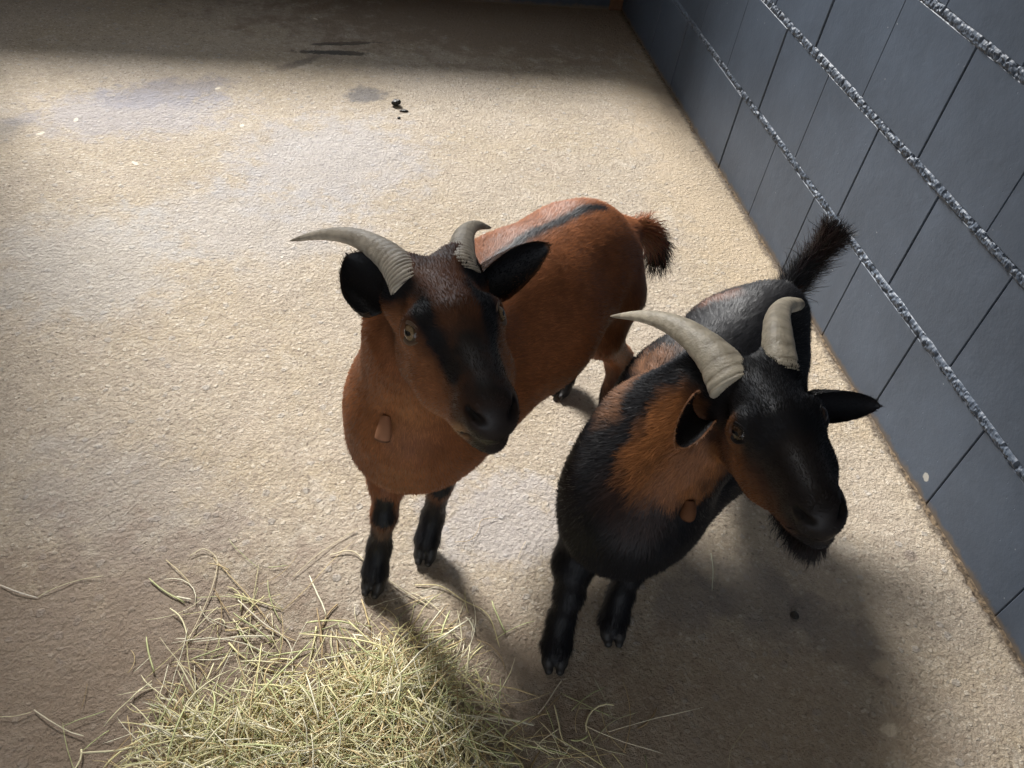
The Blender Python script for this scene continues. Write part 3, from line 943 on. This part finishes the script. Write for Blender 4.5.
# ---------------- the brown goat
def build_brown():
    rng = np.random.RandomState(11)
    root = bpy.data.objects.new('goat', None); COL.objects.link(root)
    tag(root, 'chestnut brown goat with a black back stripe, looking up, standing beside the hay', 'goat', 'two horned goats in the stable')
    h = Head((0.1065, 0.6953, 0.710), (0.110, -0.939, 0.323), (0.976, 0.193, 0.101), 1.10)
    F = Field()
    ax = unit(V(0.40, 0.36, 0))
    # trunk
    F.add((0.140, 0.825, 0.375), (0.300, 1.010, 0.372), 0.110, 0.122, 0.05, (0.4, 0.36, -0.25), 0.011, BROWN)
    F.add((0.300, 1.010, 0.372), (0.405, 1.115, 0.378), 0.122, 0.100, 0.05, (0.4, 0.36, -0.3), 0.011, BROWN)
    F.add((0.405, 1.115, 0.378), (0.465, 1.155, 0.368), 0.096, 0.078, 0.05, (0.3, 0.3, -0.5), 0.011, BROWN)
    F.add((0.180, 0.870, 0.455), (0.440, 1.145, 0.430), 0.052, 0.045, 0.05, (0.4, 0.36, 0.0), 0.011, BROWN)      # spine
    F.add((0.105, 0.790, 0.345), (0.100, 0.765, 0.400), 0.085, 0.070, 0.04, (0.0, 0.1, -1), 0.010, BROWN)           # brisket
    # neck
    F.add((0.150, 0.850, 0.460), (0.105, 0.755, 0.600), 0.078, 0.056, 0.05, (0.3, 0.6, -0.9), 0.010, BROWN)
    F.add((0.105, 0.790, 0.420), (0.098, 0.715, 0.590), 0.075, 0.050, 0.05, (0.05, 0.3, -1), 0.010, BROWN)
    head_prims(F, h, DKBR, (0.22, 0.085, 0.036), (0.035, 0.018, 0.012))
    # front legs
    hr, hl = (0.058, 0.760), (0.152, 0.815)
    leg(F, [(0.075, 0.830, 0.300), (0.078, 0.805, 0.215), (0.072, 0.785, 0.150), (0.066, 0.785, 0.065), (0.058, 0.760, 0.028)],
        [0.048, 0.028, 0.0180, 0.0165, 0.0235], [BROWN, BROWN, BLACK, BLACK], ln=0.011)
    leg(F, [(0.185, 0.850, 0.300), (0.178, 0.840, 0.215), (0.166, 0.838, 0.150), (0.160, 0.838, 0.065), (0.150, 0.815, 0.028)],
        [0.048, 0.028, 0.0185, 0.0170, 0.0235], [BROWN, BROWN, BLACK, BLACK], ln=0.011)
    # hind legs: thigh, stifle, hock, shank
    leg(F, [(0.490, 1.105, 0.325), (0.478, 1.075, 0.262), (0.560, 1.142, 0.135), (0.555, 1.115, 0.060), (0.545, 1.090, 0.026)],
        [0.064, 0.038, 0.0215, 0.0160, 0.0190], [BROWN, BROWN, DKBR, BLACK], ln=0.010, k=0.03)
    leg(F, [(0.405, 1.170, 0.330), (0.405, 1.155, 0.262), (0.495, 1.235, 0.135), (0.490, 1.220, 0.060), (0.480, 1.195, 0.026)],
        [0.064, 0.038, 0.0230, 0.0200, 0.0220], [BROWN, BROWN, BLACK, BLACK], ln=0.010, k=0.03)
    # tail core
    F.add((0.515, 1.190, 0.405), (0.575, 1.225, 0.385), 0.026, 0.018, 0.025, (0.8, 0.3, -0.4), 0.014, BROWN)
    F.add((0.575, 1.225, 0.385), (0.620, 1.250, 0.330), 0.016, 0.009, 0.01, (0.5, 0.3, -0.9), 0.018, DKBR)
    def painter(P, C):
        # black line down the spine
        sp = [h(-0.03, 0.0, -0.05)] + [F.hit(*q) for q in ((483, 267), (510, 249), (540, 229), (575, 213), (603, 207))]
        C = paint(C, P, sp, 0.0110, BLACK, 0.010, 1, 0.003)
        # face: warm forehead, dark stripes from horn over the eye to the muzzle, dark nose
        C = paint(C, P, [h(-0.01, 0, 0.01), h(0.04, 0, 0.01)], 0.045, (0.16, 0.065, 0.032), 0.02, 2)
        C = paint(C, P, [h(0.03, -0.052, -0.045), h(0.09, -0.05, -0.07), h(0.12, -0.04, -0.085)], 0.034, (0.26, 0.105, 0.045), 0.02, 3)
        C = paint(C, P, [h(0.03, 0.052, -0.045), h(0.09, 0.05, -0.07), h(0.12, 0.04, -0.085)], 0.034, (0.26, 0.105, 0.045), 0.02, 3)
        for y in (-1, 1):
            C = paint(C, P, [h(0.012, y * 0.034, 0.0), h(0.050, y * 0.030, 0.004), h(0.090, y * 0.027, -0.016), h(0.135, y * 0.024, -0.040)], 0.0125, BLACK, 0.008, 4, 0.003)
            C = paint(C, P, [h(-0.005, y * 0.045, -0.012), h(0.02, y * 0.042, -0.006)], 0.016, BLACK, 0.010, 5, 0.003)
        C = paint(C, P, [h(0.115, 0, -0.028), h(0.17, 0, -0.05)], 0.020, (0.022, 0.017, 0.015), 0.02, 6)
        C = paint(C, P, [h(0.195, 0, -0.07), h(0.175, 0, -0.10)], 0.030, (0.020, 0.014, 0.012), 0.02, 6)
        C = paint(C, P, [h(0.162, -0.03, -0.078), h(0.150, -0.03, -0.088)], 0.009, (0.28, 0.15, 0.07), 0.01, 7)
        # poll with frizzled dark hair
        C = paint(C, P, [h(-0.01, -0.01, 0.015), h(-0.01, 0.02, 0.015)], 0.016, (0.05, 0.03, 0.025), 0.012, 8, 0.012, 0.7)
        # throat a little paler, flank crease darker
        C = paint(C, P, [(0.075, 0.745, 0.43), (0.095, 0.72, 0.50)], 0.05, (0.33, 0.13, 0.05), 0.04, 9)
        # stockings: black up the front of the legs
        for a in ((0.070, 0.768, 0.165), (0.165, 0.818, 0.165)):
            C = paint(C, P, [a, (a[0], a[1], a[2] + 0.03)], 0.019, BLACK, 0.006, 10, 0.003)
        C = paint(C, P, [(0.078, 0.772, 0.122), (0.070, 0.770, 0.122)], 0.012, (0.12, 0.07, 0.045), 0.008, 11, 0.003, 0.8)
        C = dark_openings(h, P, C)
        return C
    def wf(P):
        w = np.ones(len(P)); d = np.linalg.norm(P - h(0.09, 0, -0.05), axis=1); w[d < 0.16] = 2.2
        return bare(h, P, w)
    body = body_from_field(F, root, painter, rng, HAIRS, weightfn=wf)
    # horns (image left = the goat's right)
    HD, HL = (0.15, 0.118, 0.085), (0.62, 0.55, 0.44)
    s = 1.0
    def hp(side, L_):
        return [h.M @ np.array([x, side * y, z]) + h.T for x, y, z in L_]
    right = [(0.010, -0.0255, -0.0150), (-0.004, -0.0292, -0.0045), (-0.0255, -0.035, 0.005), (-0.0567, -0.0482, 0.0146), (-0.0937, -0.0698, 0.0205), (-0.1336, -0.1, 0.0156), (-0.1742, -0.1351, 0.0022)]
    left = [(0.010, 0.0255, -0.0130), (-0.004, 0.0290, -0.0030), (-0.034, 0.0388, 0.0018), (-0.0767, 0.0552, 0.0055), (-0.1203, 0.0801, -0.0029), (-0.1629, 0.1091, -0.024)]
    horn(hp(1, right), 0.0235, root, 1, HD, HL, wdir=h.d(0, 0, 1))
    horn(hp(1, left), 0.0208, root, 2, HD, HL, wdir=h.d(0, 0, 1))
    # ears
    ear(h(-0.012, -0.046, -0.032), at_y(347, 255, 0.745), (0.15, -0.8, 0.45), 0.078, root, BLACK, (0.05, 0.03, 0.02), rng, cup=0.45)
    ear(h(-0.012, 0.046, -0.028), at_y(549, 245, 0.735), (0.25, -0.75, 0.3), 0.062, root, BLACK, (0.16, 0.07, 0.03), rng)
    for sd in (-1, 1):
        eye(h, sd, root, (0.20, 0.135, 0.07)); eyelid(h, sd, root, (0.13, 0.085, 0.055))
    # hooves
    for (x, y), t in (((0.056, 0.749), (-0.40, -1)), ((0.147, 0.802), (-0.30, -1)), ((0.537, 1.075), (-0.55, -0.8)), ((0.472, 1.180), (-0.55, -0.8))):
        hoof(t, (x, y), root)
    # tail tuft, wattles
    tuft('tail_tuft', [(0.535, 1.20, 0.405), (0.575, 1.225, 0.387), (0.615, 1.25, 0.345), (0.630, 1.255, 0.31)], [0.022, 0.018, 0.010], 2600, 0.042,
         [BROWN, (0.20, 0.07, 0.03), (0.03, 0.015, 0.01), BLACK], root, rng, lift=0.45, grav=0.35)
    wp = F.hit(386, 416)
    wattle(root, wp, wp + V(-0.006, -0.022, -0.024), 0.0085, (0.36, 0.17, 0.09))
    recenter_root(root, (0.3, 0.95, 0))
    return root

def wattle(parent, a, b, r, col):
    a, b = np.asarray(a), np.asarray(b)
    C = catmull([a, (a + b) / 2 + V(0, -0.003, 0), b], 20)
    t = np.linspace(0, 1, 20)
    rr = r * (0.7 + 0.5 * np.sin(t * math.pi * 0.7)) * np.where(t > 0.9, np.sqrt(np.clip((1 - t) / 0.1, 0.02, 1)), 1)
    Vt, fs = tube(C, rr, 14)
    cols = np.array(col)[None] * (1 - 0.6 * (np.repeat(t, 14) > 0.8))[:, None]
    return new_mesh('wattle', Vt, fs, M_SKIN, parent, cols=cols)

def recenter_root(root, loc):
    root.location = loc
    for ch in [o for o in COL.objects if o.parent == root]:
        recenter(ch, (0, 0, 0)); ch.location = (-loc[0], -loc[1], -loc[2])

# ---------------- the black goat
def build_black():
    rng = np.random.RandomState(23)
    root = bpy.data.objects.new('goat', None); COL.objects.link(root)
    tag(root, 'black and rust goat with a beard and raised tail, standing nearest the grey block wall', 'goat', 'two horned goats in the stable')
    h = Head((0.484, 0.631, 0.611), (-0.175, -0.918, 0.356), (0.949, -0.015, 0.315), 1.13)
    F = Field()
    RUST = (0.27, 0.105, 0.035)
    F.add((0.435, 0.700, 0.300), (0.570, 0.830, 0.305), 0.106, 0.118, 0.05, (0.4, 0.36, -0.3), 0.014, BLACK)
    F.add((0.570, 0.830, 0.305), (0.700, 0.970, 0.300), 0.118, 0.100, 0.05, (0.4, 0.36, -0.3), 0.014, BLACK)
    F.add((0.700, 0.970, 0.300), (0.765, 1.045, 0.290), 0.097, 0.075, 0.05, (0.3, 0.3, -0.5), 0.013, BLACK)
    F.add((0.480, 0.745, 0.385), (0.760, 1.010, 0.365), 0.050, 0.045, 0.05, (0.4, 0.36, 0.0), 0.014, BLACK)
    F.add((0.408, 0.670, 0.272), (0.410, 0.650, 0.330), 0.082, 0.072, 0.04, (0.0, 0.1, -1), 0.018, BLACK)
    F.add((0.445, 0.725, 0.385), (0.480, 0.685, 0.520), 0.078, 0.056, 0.05, (0.1, 0.5, -0.9), 0.012, BLACK)
    F.add((0.415, 0.665, 0.345), (0.475, 0.645, 0.505), 0.076, 0.050, 0.05, (0.0, 0.3, -1), 0.012, BLACK)
    head_prims(F, h, (0.014, 0.012, 0.012), (0.11, 0.043, 0.019), (0.018, 0.014, 0.012))
    leg(F, [(0.378, 0.700, 0.240), (0.352, 0.660, 0.170), (0.350, 0.640, 0.115), (0.345, 0.628, 0.060), (0.336, 0.600, 0.028)],
        [0.044, 0.030, 0.0205, 0.0185, 0.0260], [BLACK] * 4, ln=0.013)
    leg(F, [(0.470, 0.700, 0.240), (0.466, 0.685, 0.170), (0.460, 0.672, 0.115), (0.452, 0.660, 0.060), (0.442, 0.636, 0.028)],
        [0.044, 0.030, 0.0205, 0.0185, 0.0260], [BLACK] * 4, ln=0.013)
    leg(F, [(0.770, 0.975, 0.270), (0.740, 0.920, 0.200), (0.800, 1.000, 0.115), (0.790, 0.975, 0.055), (0.780, 0.955, 0.026)],
        [0.062, 0.050, 0.0215, 0.0170, 0.0190], [BLACK] * 4, ln=0.012, k=0.03)
    leg(F, [(0.730, 1.070, 0.270), (0.690, 1.010, 0.200), (0.755, 1.090, 0.115), (0.740, 1.065, 0.055), (0.725, 1.045, 0.026)],
        [0.068, 0.048, 0.0215, 0.0170, 0.0190], [BLACK] * 4, ln=0.012, k=0.03)
    tb, t1, t2 = V(0.815, 1.085, 0.325), at_y(797, 280, 1.110), at_y(822, 250, 1.130)
    F.add(tb - V(0.02, 0.02, 0.02), t1, 0.030, 0.019, 0.025, t1 - tb, 0.016, BLACK)
    F.add(t1, t2, 0.017, 0.009, 0.01, t2 - t1, 0.018, BLACK)
    def painter(P, C):
        # rust coloured saddle on shoulder and neck, brown haunch and rib flecks, brown cheek
        hh = F.hit
        C = paint(C, P, [hh(676, 420), hh(664, 442), hh(648, 475)], 0.040, RUST, 0.03, 31, 0.012)
        C = paint(C, P, [hh(700, 460), hh(686, 485)], 0.030, RUST, 0.03, 31, 0.012)
        C = paint(C, P, [hh(625, 500), hh(640, 520)], 0.035, (0.08, 0.034, 0.018), 0.04, 31, 0.01, 0.3)
        C = paint(C, P, [hh(612, 408), hh(632, 380), hh(655, 357)], 0.026, (0.24, 0.12, 0.065), 0.03, 32, 0.02, 0.85)
        C = paint(C, P, [(0.860, 1.02, 0.33), (0.865, 1.0, 0.25)], 0.06, (0.16, 0.062, 0.028), 0.03, 33, 0.015, 0.8)
        C = paint(C, P, [hh(712, 300), hh(725, 296)], 0.02, (0.15, 0.06, 0.03), 0.03, 33, 0.015, 0.8)
        C = paint(C, P, [h(-0.02, -0.03, 0.0), h(0.03, 0, 0.0), h(0.12, 0, -0.02)], 0.040, BLACK, 0.02, 34, 0.004)
        C = paint(C, P, [h(-0.02, 0.03, 0.0), h(0.05, 0.045, -0.04), h(0.12, 0.03, -0.07)], 0.040, BLACK, 0.02, 34, 0.004)
        C = paint(C, P, [h(0.062, -0.048, -0.045), h(0.07, -0.05, -0.075), h(0.10, -0.042, -0.09)], 0.024, (0.14, 0.055, 0.022), 0.02, 35, 0.006)
        C = paint(C, P, [h(0.045, -0.052, -0.020), h(0.062, -0.050, -0.012)], 0.011, (0.20, 0.085, 0.035), 0.012, 36, 0.003)
        C = paint(C, P, [h(0.13, 0, -0.04), h(0.20, 0, -0.07), h(0.17, 0, -0.11)], 0.034, (0.016, 0.012, 0.011), 0.02, 37, 0.003)
        C = paint(C, P, [h(0.06, 0, -0.12), h(0.16, 0, -0.115)], 0.026, BLACK, 0.015, 38, 0.004)
        C = dark_openings(h, P, C)
        return C
    def wf(P):
        w = np.ones(len(P)); d = np.linalg.norm(P - h(0.09, 0, -0.05), axis=1); w[d < 0.16] = 1.8
        return bare(h, P, w)
    body_from_field(F, root, painter, rng, int(HAIRS * 1.1), lift=0.28, weightfn=wf)
    HD, HL = (0.18, 0.145, 0.10), (0.62, 0.55, 0.42)
    def hp(side, L_):
        return [h.M @ np.array([x, side * y, z]) + h.T for x, y, z in L_]
    cr = [(0.010, -0.0270, -0.0160), (-0.005, -0.0308, -0.004), (-0.0295, -0.0367, 0.0104), (-0.0655, -0.0511, 0.0256), (-0.1071, -0.0734, 0.0367), (-0.151, -0.1043, 0.0383), (-0.1949, -0.1419, 0.0312)]
    cl = [(0.008, 0.0260, -0.0140), (-0.008, 0.0305, 0.000), (-0.0433, 0.0410, 0.0167), (-0.0887, 0.0561, 0.0199), (-0.1338, 0.0788, 0.013), (-0.165, 0.1080, -0.002)]
    horn(hp(1, cr), 0.0325, root, 3, HD, HL, ridges=9, flat=0.72, wdir=h.d(0, 0, 1), amp=0.05)
    horn(hp(1, cl), 0.0215, root, 4, HD, HL, ridges=9, flat=0.85, wdir=h.d(0, 0, 1), blunt=0.36, amp=0.05)
    ear(h(-0.018, -0.060, -0.038), at_y(676, 448, 0.548), (-0.40, -0.70, 0.45), 0.050, root, BLACK, (0.30, 0.14, 0.065), rng, rim=0.82, cup=0.5)
    ear(h(0.0, 0.046, -0.050), at_y(880, 406, 0.600), (0.05, -0.75, 0.35), 0.052, root, BLACK, (0.014, 0.012, 0.012), rng)
    for sd in (-1, 1):
        eye(h, sd, root, (0.035, 0.020, 0.011)); eyelid(h, sd, root, (0.012, 0.010, 0.010))
    for (x, y), t in (((0.333, 0.588), (-0.2, -1)), ((0.440, 0.624), (-0.15, -1)), ((0.771, 0.940), (-0.55, -0.8)), ((0.715, 1.030), (-0.55, -0.8))):
        hoof(t, (x, y), root, 1.08)
    tuft('tail_tuft', [tb, t1, t2, at_y(832, 236, 1.14)], [0.018, 0.018, 0.012, 0.006], 4200, 0.040, [BLACK, BLACK, (0.03, 0.016, 0.012), BLACK], root, rng, lift=0.55, grav=0.1)
    tuft('beard', [h(0.075, 0, -0.105), h(0.11, 0, -0.112), h(0.148, 0, -0.108)], [0.022, 0.020, 0.010], 5200, 0.020, [BLACK, BLACK, (0.02, 0.014, 0.012)], root, rng, lift=0.3, grav=0.9, jit=0.4)
    wp = F.hit(727, 506)
    wattle(root, wp, wp + V(0.008, -0.002, -0.034), 0.0085, (0.09, 0.035, 0.018))
    wp = F.hit(690, 500)
    wattle(root, wp, wp + V(-0.002, -0.012, -0.024), 0.0085, (0.12, 0.050, 0.022))
    recenter_root(root, (0.6, 0.85, 0))
    return root

build_brown()
build_black()

# ------------------------------------------------------------------ hay, loose straws, droppings
HAYCOL = [(0.74, 0.68, 0.44), (0.68, 0.62, 0.33), (0.52, 0.54, 0.27), (0.82, 0.77, 0.58), (0.60, 0.47, 0.25), (0.40, 0.29, 0.15)]

def stalk(pts, r, nseg=5):
    n = len(pts)
    rr = np.full(n, r); rr[-1] = r * 0.35
    return tube(pts, rr, nseg, 0.6)

def build_hay():
    rng = np.random.RandomState(77)
    cen = [(on_floor(300, 765)[:2], 0.18, 0.11, 1.0), (on_floor(395, 700)[:2], 0.10, 0.085, 1.0), (on_floor(430, 770)[:2], 0.12, 0.09, 1.0), (on_floor(200, 760)[:2], 0.09, 0.08, 0.8)]
    def height(x, y):
        z = 0
        for c, rx, ry, a in cen:
            d = ((x - c[0]) / rx) ** 2 + ((y - c[1]) / ry) ** 2
            z = max(z, a * math.exp(-d * 0.9))
        return 0.050 * z
    vs, fs, cs = [], [], []
    def put(pts, r, col):
        v, f = stalk(pts, r, 4)
        b = sum(len(a) for a in vs) if False else put.n
        vs.append(v); put.n += len(v)
        fs.extend([tuple(i + b for i in q) for q in f]); cs.append(np.tile(col, (len(v), 1)))
    put.n = 0
    total = 3900
    for i in range(total):
        loose = i > total * 0.955
        c, rx, ry, a = cen[rng.choice(4, p=[0.42, 0.24, 0.20, 0.14])]
        k = 0.95 if loose else 0.55
        x = c[0] + rng.normal(0, rx * k); y = c[1] + rng.normal(0, ry * k)
        if loose:
            q0 = on_floor(*[(235, 600), (210, 630), (270, 650), (450, 640), (560, 735), (600, 750), (150, 690), (360, 620)][rng.randint(8)])
            x = q0[0] + rng.normal(0, 0.035); y = q0[1] + rng.normal(0, 0.03)
        hz = height(x, y)
        if not loose and hz < 0.012 and rng.rand() < 0.8: continue
        z = rng.uniform(0.1, 1.0) ** 0.7 * hz + 0.0015
        a0 = rng.uniform(0, 2 * math.pi)
        Ln = rng.uniform(0.025, 0.09) * (2.0 if rng.rand() < 0.12 else 1)
        tilt = rng.normal(0, 0.22) if hz > 0.012 else rng.normal(0, 0.05)
        bend = rng.normal(0, 0.9) * (1 if rng.rand() < 0.5 else 0.25)
        n = 6
        P = [np.array([x, y, z])]
        ang = a0
        for j in range(n):
            ang += bend / n + rng.normal(0, 0.06)
            st = Ln / n
            q = P[-1] + st * np.array([math.cos(ang) * math.cos(tilt), math.sin(ang) * math.cos(tilt), math.sin(tilt)])
            q[2] = max(q[2], 0.0012)
            q[2] = min(q[2], height(q[0], q[1]) + 0.016)
            P.append(q)
        if any((p[0] - a_) ** 2 + (p[1] - b_) ** 2 < 0.0011 for p in P for a_, b_ in ((0.056, 0.749), (0.147, 0.802), (0.333, 0.588), (0.440, 0.624))): continue
        r = rng.choice([0.0005, 0.0008, 0.0014], p=[0.40, 0.37, 0.23])
        base = np.array(HAYCOL[rng.choice(6, p=[0.25, 0.22, 0.17, 0.14, 0.14, 0.08])]) * rng.uniform(0.75, 1.2)
        put(P, r, np.clip(base, 0, 1))
    V_ = np.vstack(vs)
    o = new_mesh('hay', V_, fs, M_HAY, cols=np.vstack(cs))
    tag(o, 'loose heap of pale green and yellow hay on the concrete floor', 'hay', kind='stuff')
build_hay()

def straw(pix, r, label, col=(0.60, 0.53, 0.34), lift=0.0015):
    P = catmull([on_floor(px, py, lift + 0.002 * (i % 2)) for i, (px, py) in enumerate(pix)], 6 * len(pix))
    v, f = stalk(P, r * 0.8, 6)
    o = new_mesh('straw', v, f, M_HAY, cols=np.tile(np.array(col), (len(v), 1)))
    recenter(o, P[0])
    tag(o, label, 'straw', 'single straws scattered on the floor')
straw([(0, 585), (18, 592), (38, 598)], 0.0013, 'short thick pale straw at the left edge of the picture, above the hay', (0.66, 0.6, 0.5))
straw([(38, 597), (55, 588), (80, 580), (103, 576)], 0.0008, 'thin gently bent straw running right from the short thick pale one at the left edge')
straw([(34, 710), (52, 722), (70, 732), (84, 736)], 0.0011, 'pale straw pointing at the left side of the hay heap', (0.64, 0.58, 0.42))
straw([(0, 717), (16, 716), (32, 712)], 0.0008, 'thin straw lying low against the left edge, left of the hay heap')
straw([(166, 560), (180, 572), (190, 583)], 0.0010, 'short yellow straw at the upper tip of the scattered hay', (0.6, 0.5, 0.3))
straw([(190, 556), (204, 549), (217, 560), (213, 585), (203, 610), (187, 643)], 0.0011, 'long hooked straw curling over the top left of the hay', (0.58, 0.5, 0.33))
straw([(238, 600), (262, 622), (290, 645), (292, 690)], 0.0014, 'thick kinked pale straw slanting down into the hay', (0.66, 0.6, 0.46))
straw([(293, 577), (315, 557), (335, 543), (358, 528)], 0.0009, 'thin straw slanting up left of the brown goat front hoof', (0.5, 0.42, 0.28))
straw([(330, 555), (352, 551), (370, 566), (400, 588), (430, 607)], 0.0014, 'bent straw passing under the brown goat front hoof', (0.62, 0.54, 0.36))
straw([(415, 585), (440, 586), (463, 600), (488, 615), (500, 648)], 0.0012, 'kinked yellow straw below the shadow of the brown goat front legs', (0.6, 0.52, 0.28))
straw([(455, 542), (470, 540), (478, 530), (482, 520), (498, 517)], 0.0007, 'thin curly straw on bare floor right of the brown goat front legs', (0.42, 0.32, 0.2))
straw([(538, 714), (546, 704), (555, 690), (562, 680)], 0.0012, 'pale straw below the black goat front hoof', (0.68, 0.62, 0.48))
straw([(594, 678), (604, 697), (612, 716)], 0.0006, 'fine straw crossing the shadow right of the black goat front hooves', (0.5, 0.48, 0.32))
straw([(711, 553), (713, 570), (712, 591)], 0.0011, 'upright looking pale green straw below the black goat neck', (0.55, 0.56, 0.40))
straw([(728, 768), (731, 750), (739, 738), (748, 725)], 0.0008, 'thin crooked straw on the shaded floor at the bottom edge', (0.5, 0.42, 0.26))
straw([(560, 768), (575, 760), (590, 745), (612, 722), (638, 712)], 0.0009, 'curved straw in the sparse hay at the bottom, right of the heap', (0.5, 0.47, 0.28))
straw([(518, 558), (522, 548), (526, 541)], 0.0007, 'tiny straw on the floor left of the black goat legs', (0.6, 0.5, 0.36))

def lump(name, c, r, sc, label, cat, group, seed, mat=M_DUNG):
    """lumpy pellet from a displaced sphere"""
    nu, nv = 16, 20
    vs, fs = [], []
    for i in range(nu + 1):
        th = math.pi * i / nu
        for k in range(nv):
            a = 2 * math.pi * k / nv
            vs.append((math.sin(th) * math.cos(a), math.sin(th) * math.sin(a), math.cos(th)))
    vs = np.array(vs)
    vs *= (1 + 0.35 * (vnoise(vs + seed * 3.7, 2.6, seed) - 0.5))[:, None]
    vs = vs * np.array(sc) * r
    for i in range(nu):
        for k in range(nv):
            k2 = (k + 1) % nv
            fs.append((i * nv + k, (i + 1) * nv + k, (i + 1) * nv + k2, i * nv + k2))
    o = new_mesh(name, vs, fs, mat)
    o.location = (float(c[0]), float(c[1]), float(-vs[:, 2].min() - 0.003))
    if label: tag(o, label, cat, group)
    return o
# the clump of droppings on the lit floor: pressed-together pellets
rng = np.random.RandomState(3)
def dropping_clump(px, py):
    c = on_floor(px, py)
    F = Field()
    for i in range(9):
        a = rng.uniform(0, 6.28); d = rng.uniform(0, 0.012)
        p = c + V(math.cos(a) * d, math.sin(a) * d, 0.006 + rng.uniform(0, 0.006))
        F.add(p, p + V(rng.normal(0, 0.003), rng.normal(0, 0.003), 0), 0.0065, 0.006, 0.0015)
    Vt, Q = F.polygonise(0.0012)
    Vt[:, 2] = np.maximum(Vt[:, 2], -0.001)
    o = new_mesh('dropping', Vt, Q.astype(np.int32), M_DUNG)
    recenter(o, (c[0], c[1], 0))
    tag(o, 'round black clump of droppings on the brightly lit floor', 'dropping', 'droppings on the floor')
dropping_clump(396, 105)
lump('dropping', on_floor(404, 111), 0.007, (1.9, 0.7, 0.5), 'small elongated dropping just right of the black clump', 'dropping', 'droppings on the floor', 5)
lump('dropping', on_floor(399, 118), 0.0048, (1, 1, 0.7), 'single tiny dropping just below the black clump', 'dropping', 'droppings on the floor', 6)
lump('dropping', on_floor(794, 616), 0.0075, (1, 1.1, 0.7), 'dark pellet on the shaded floor below the black goat head', 'dropping', 'droppings on the floor', 8)
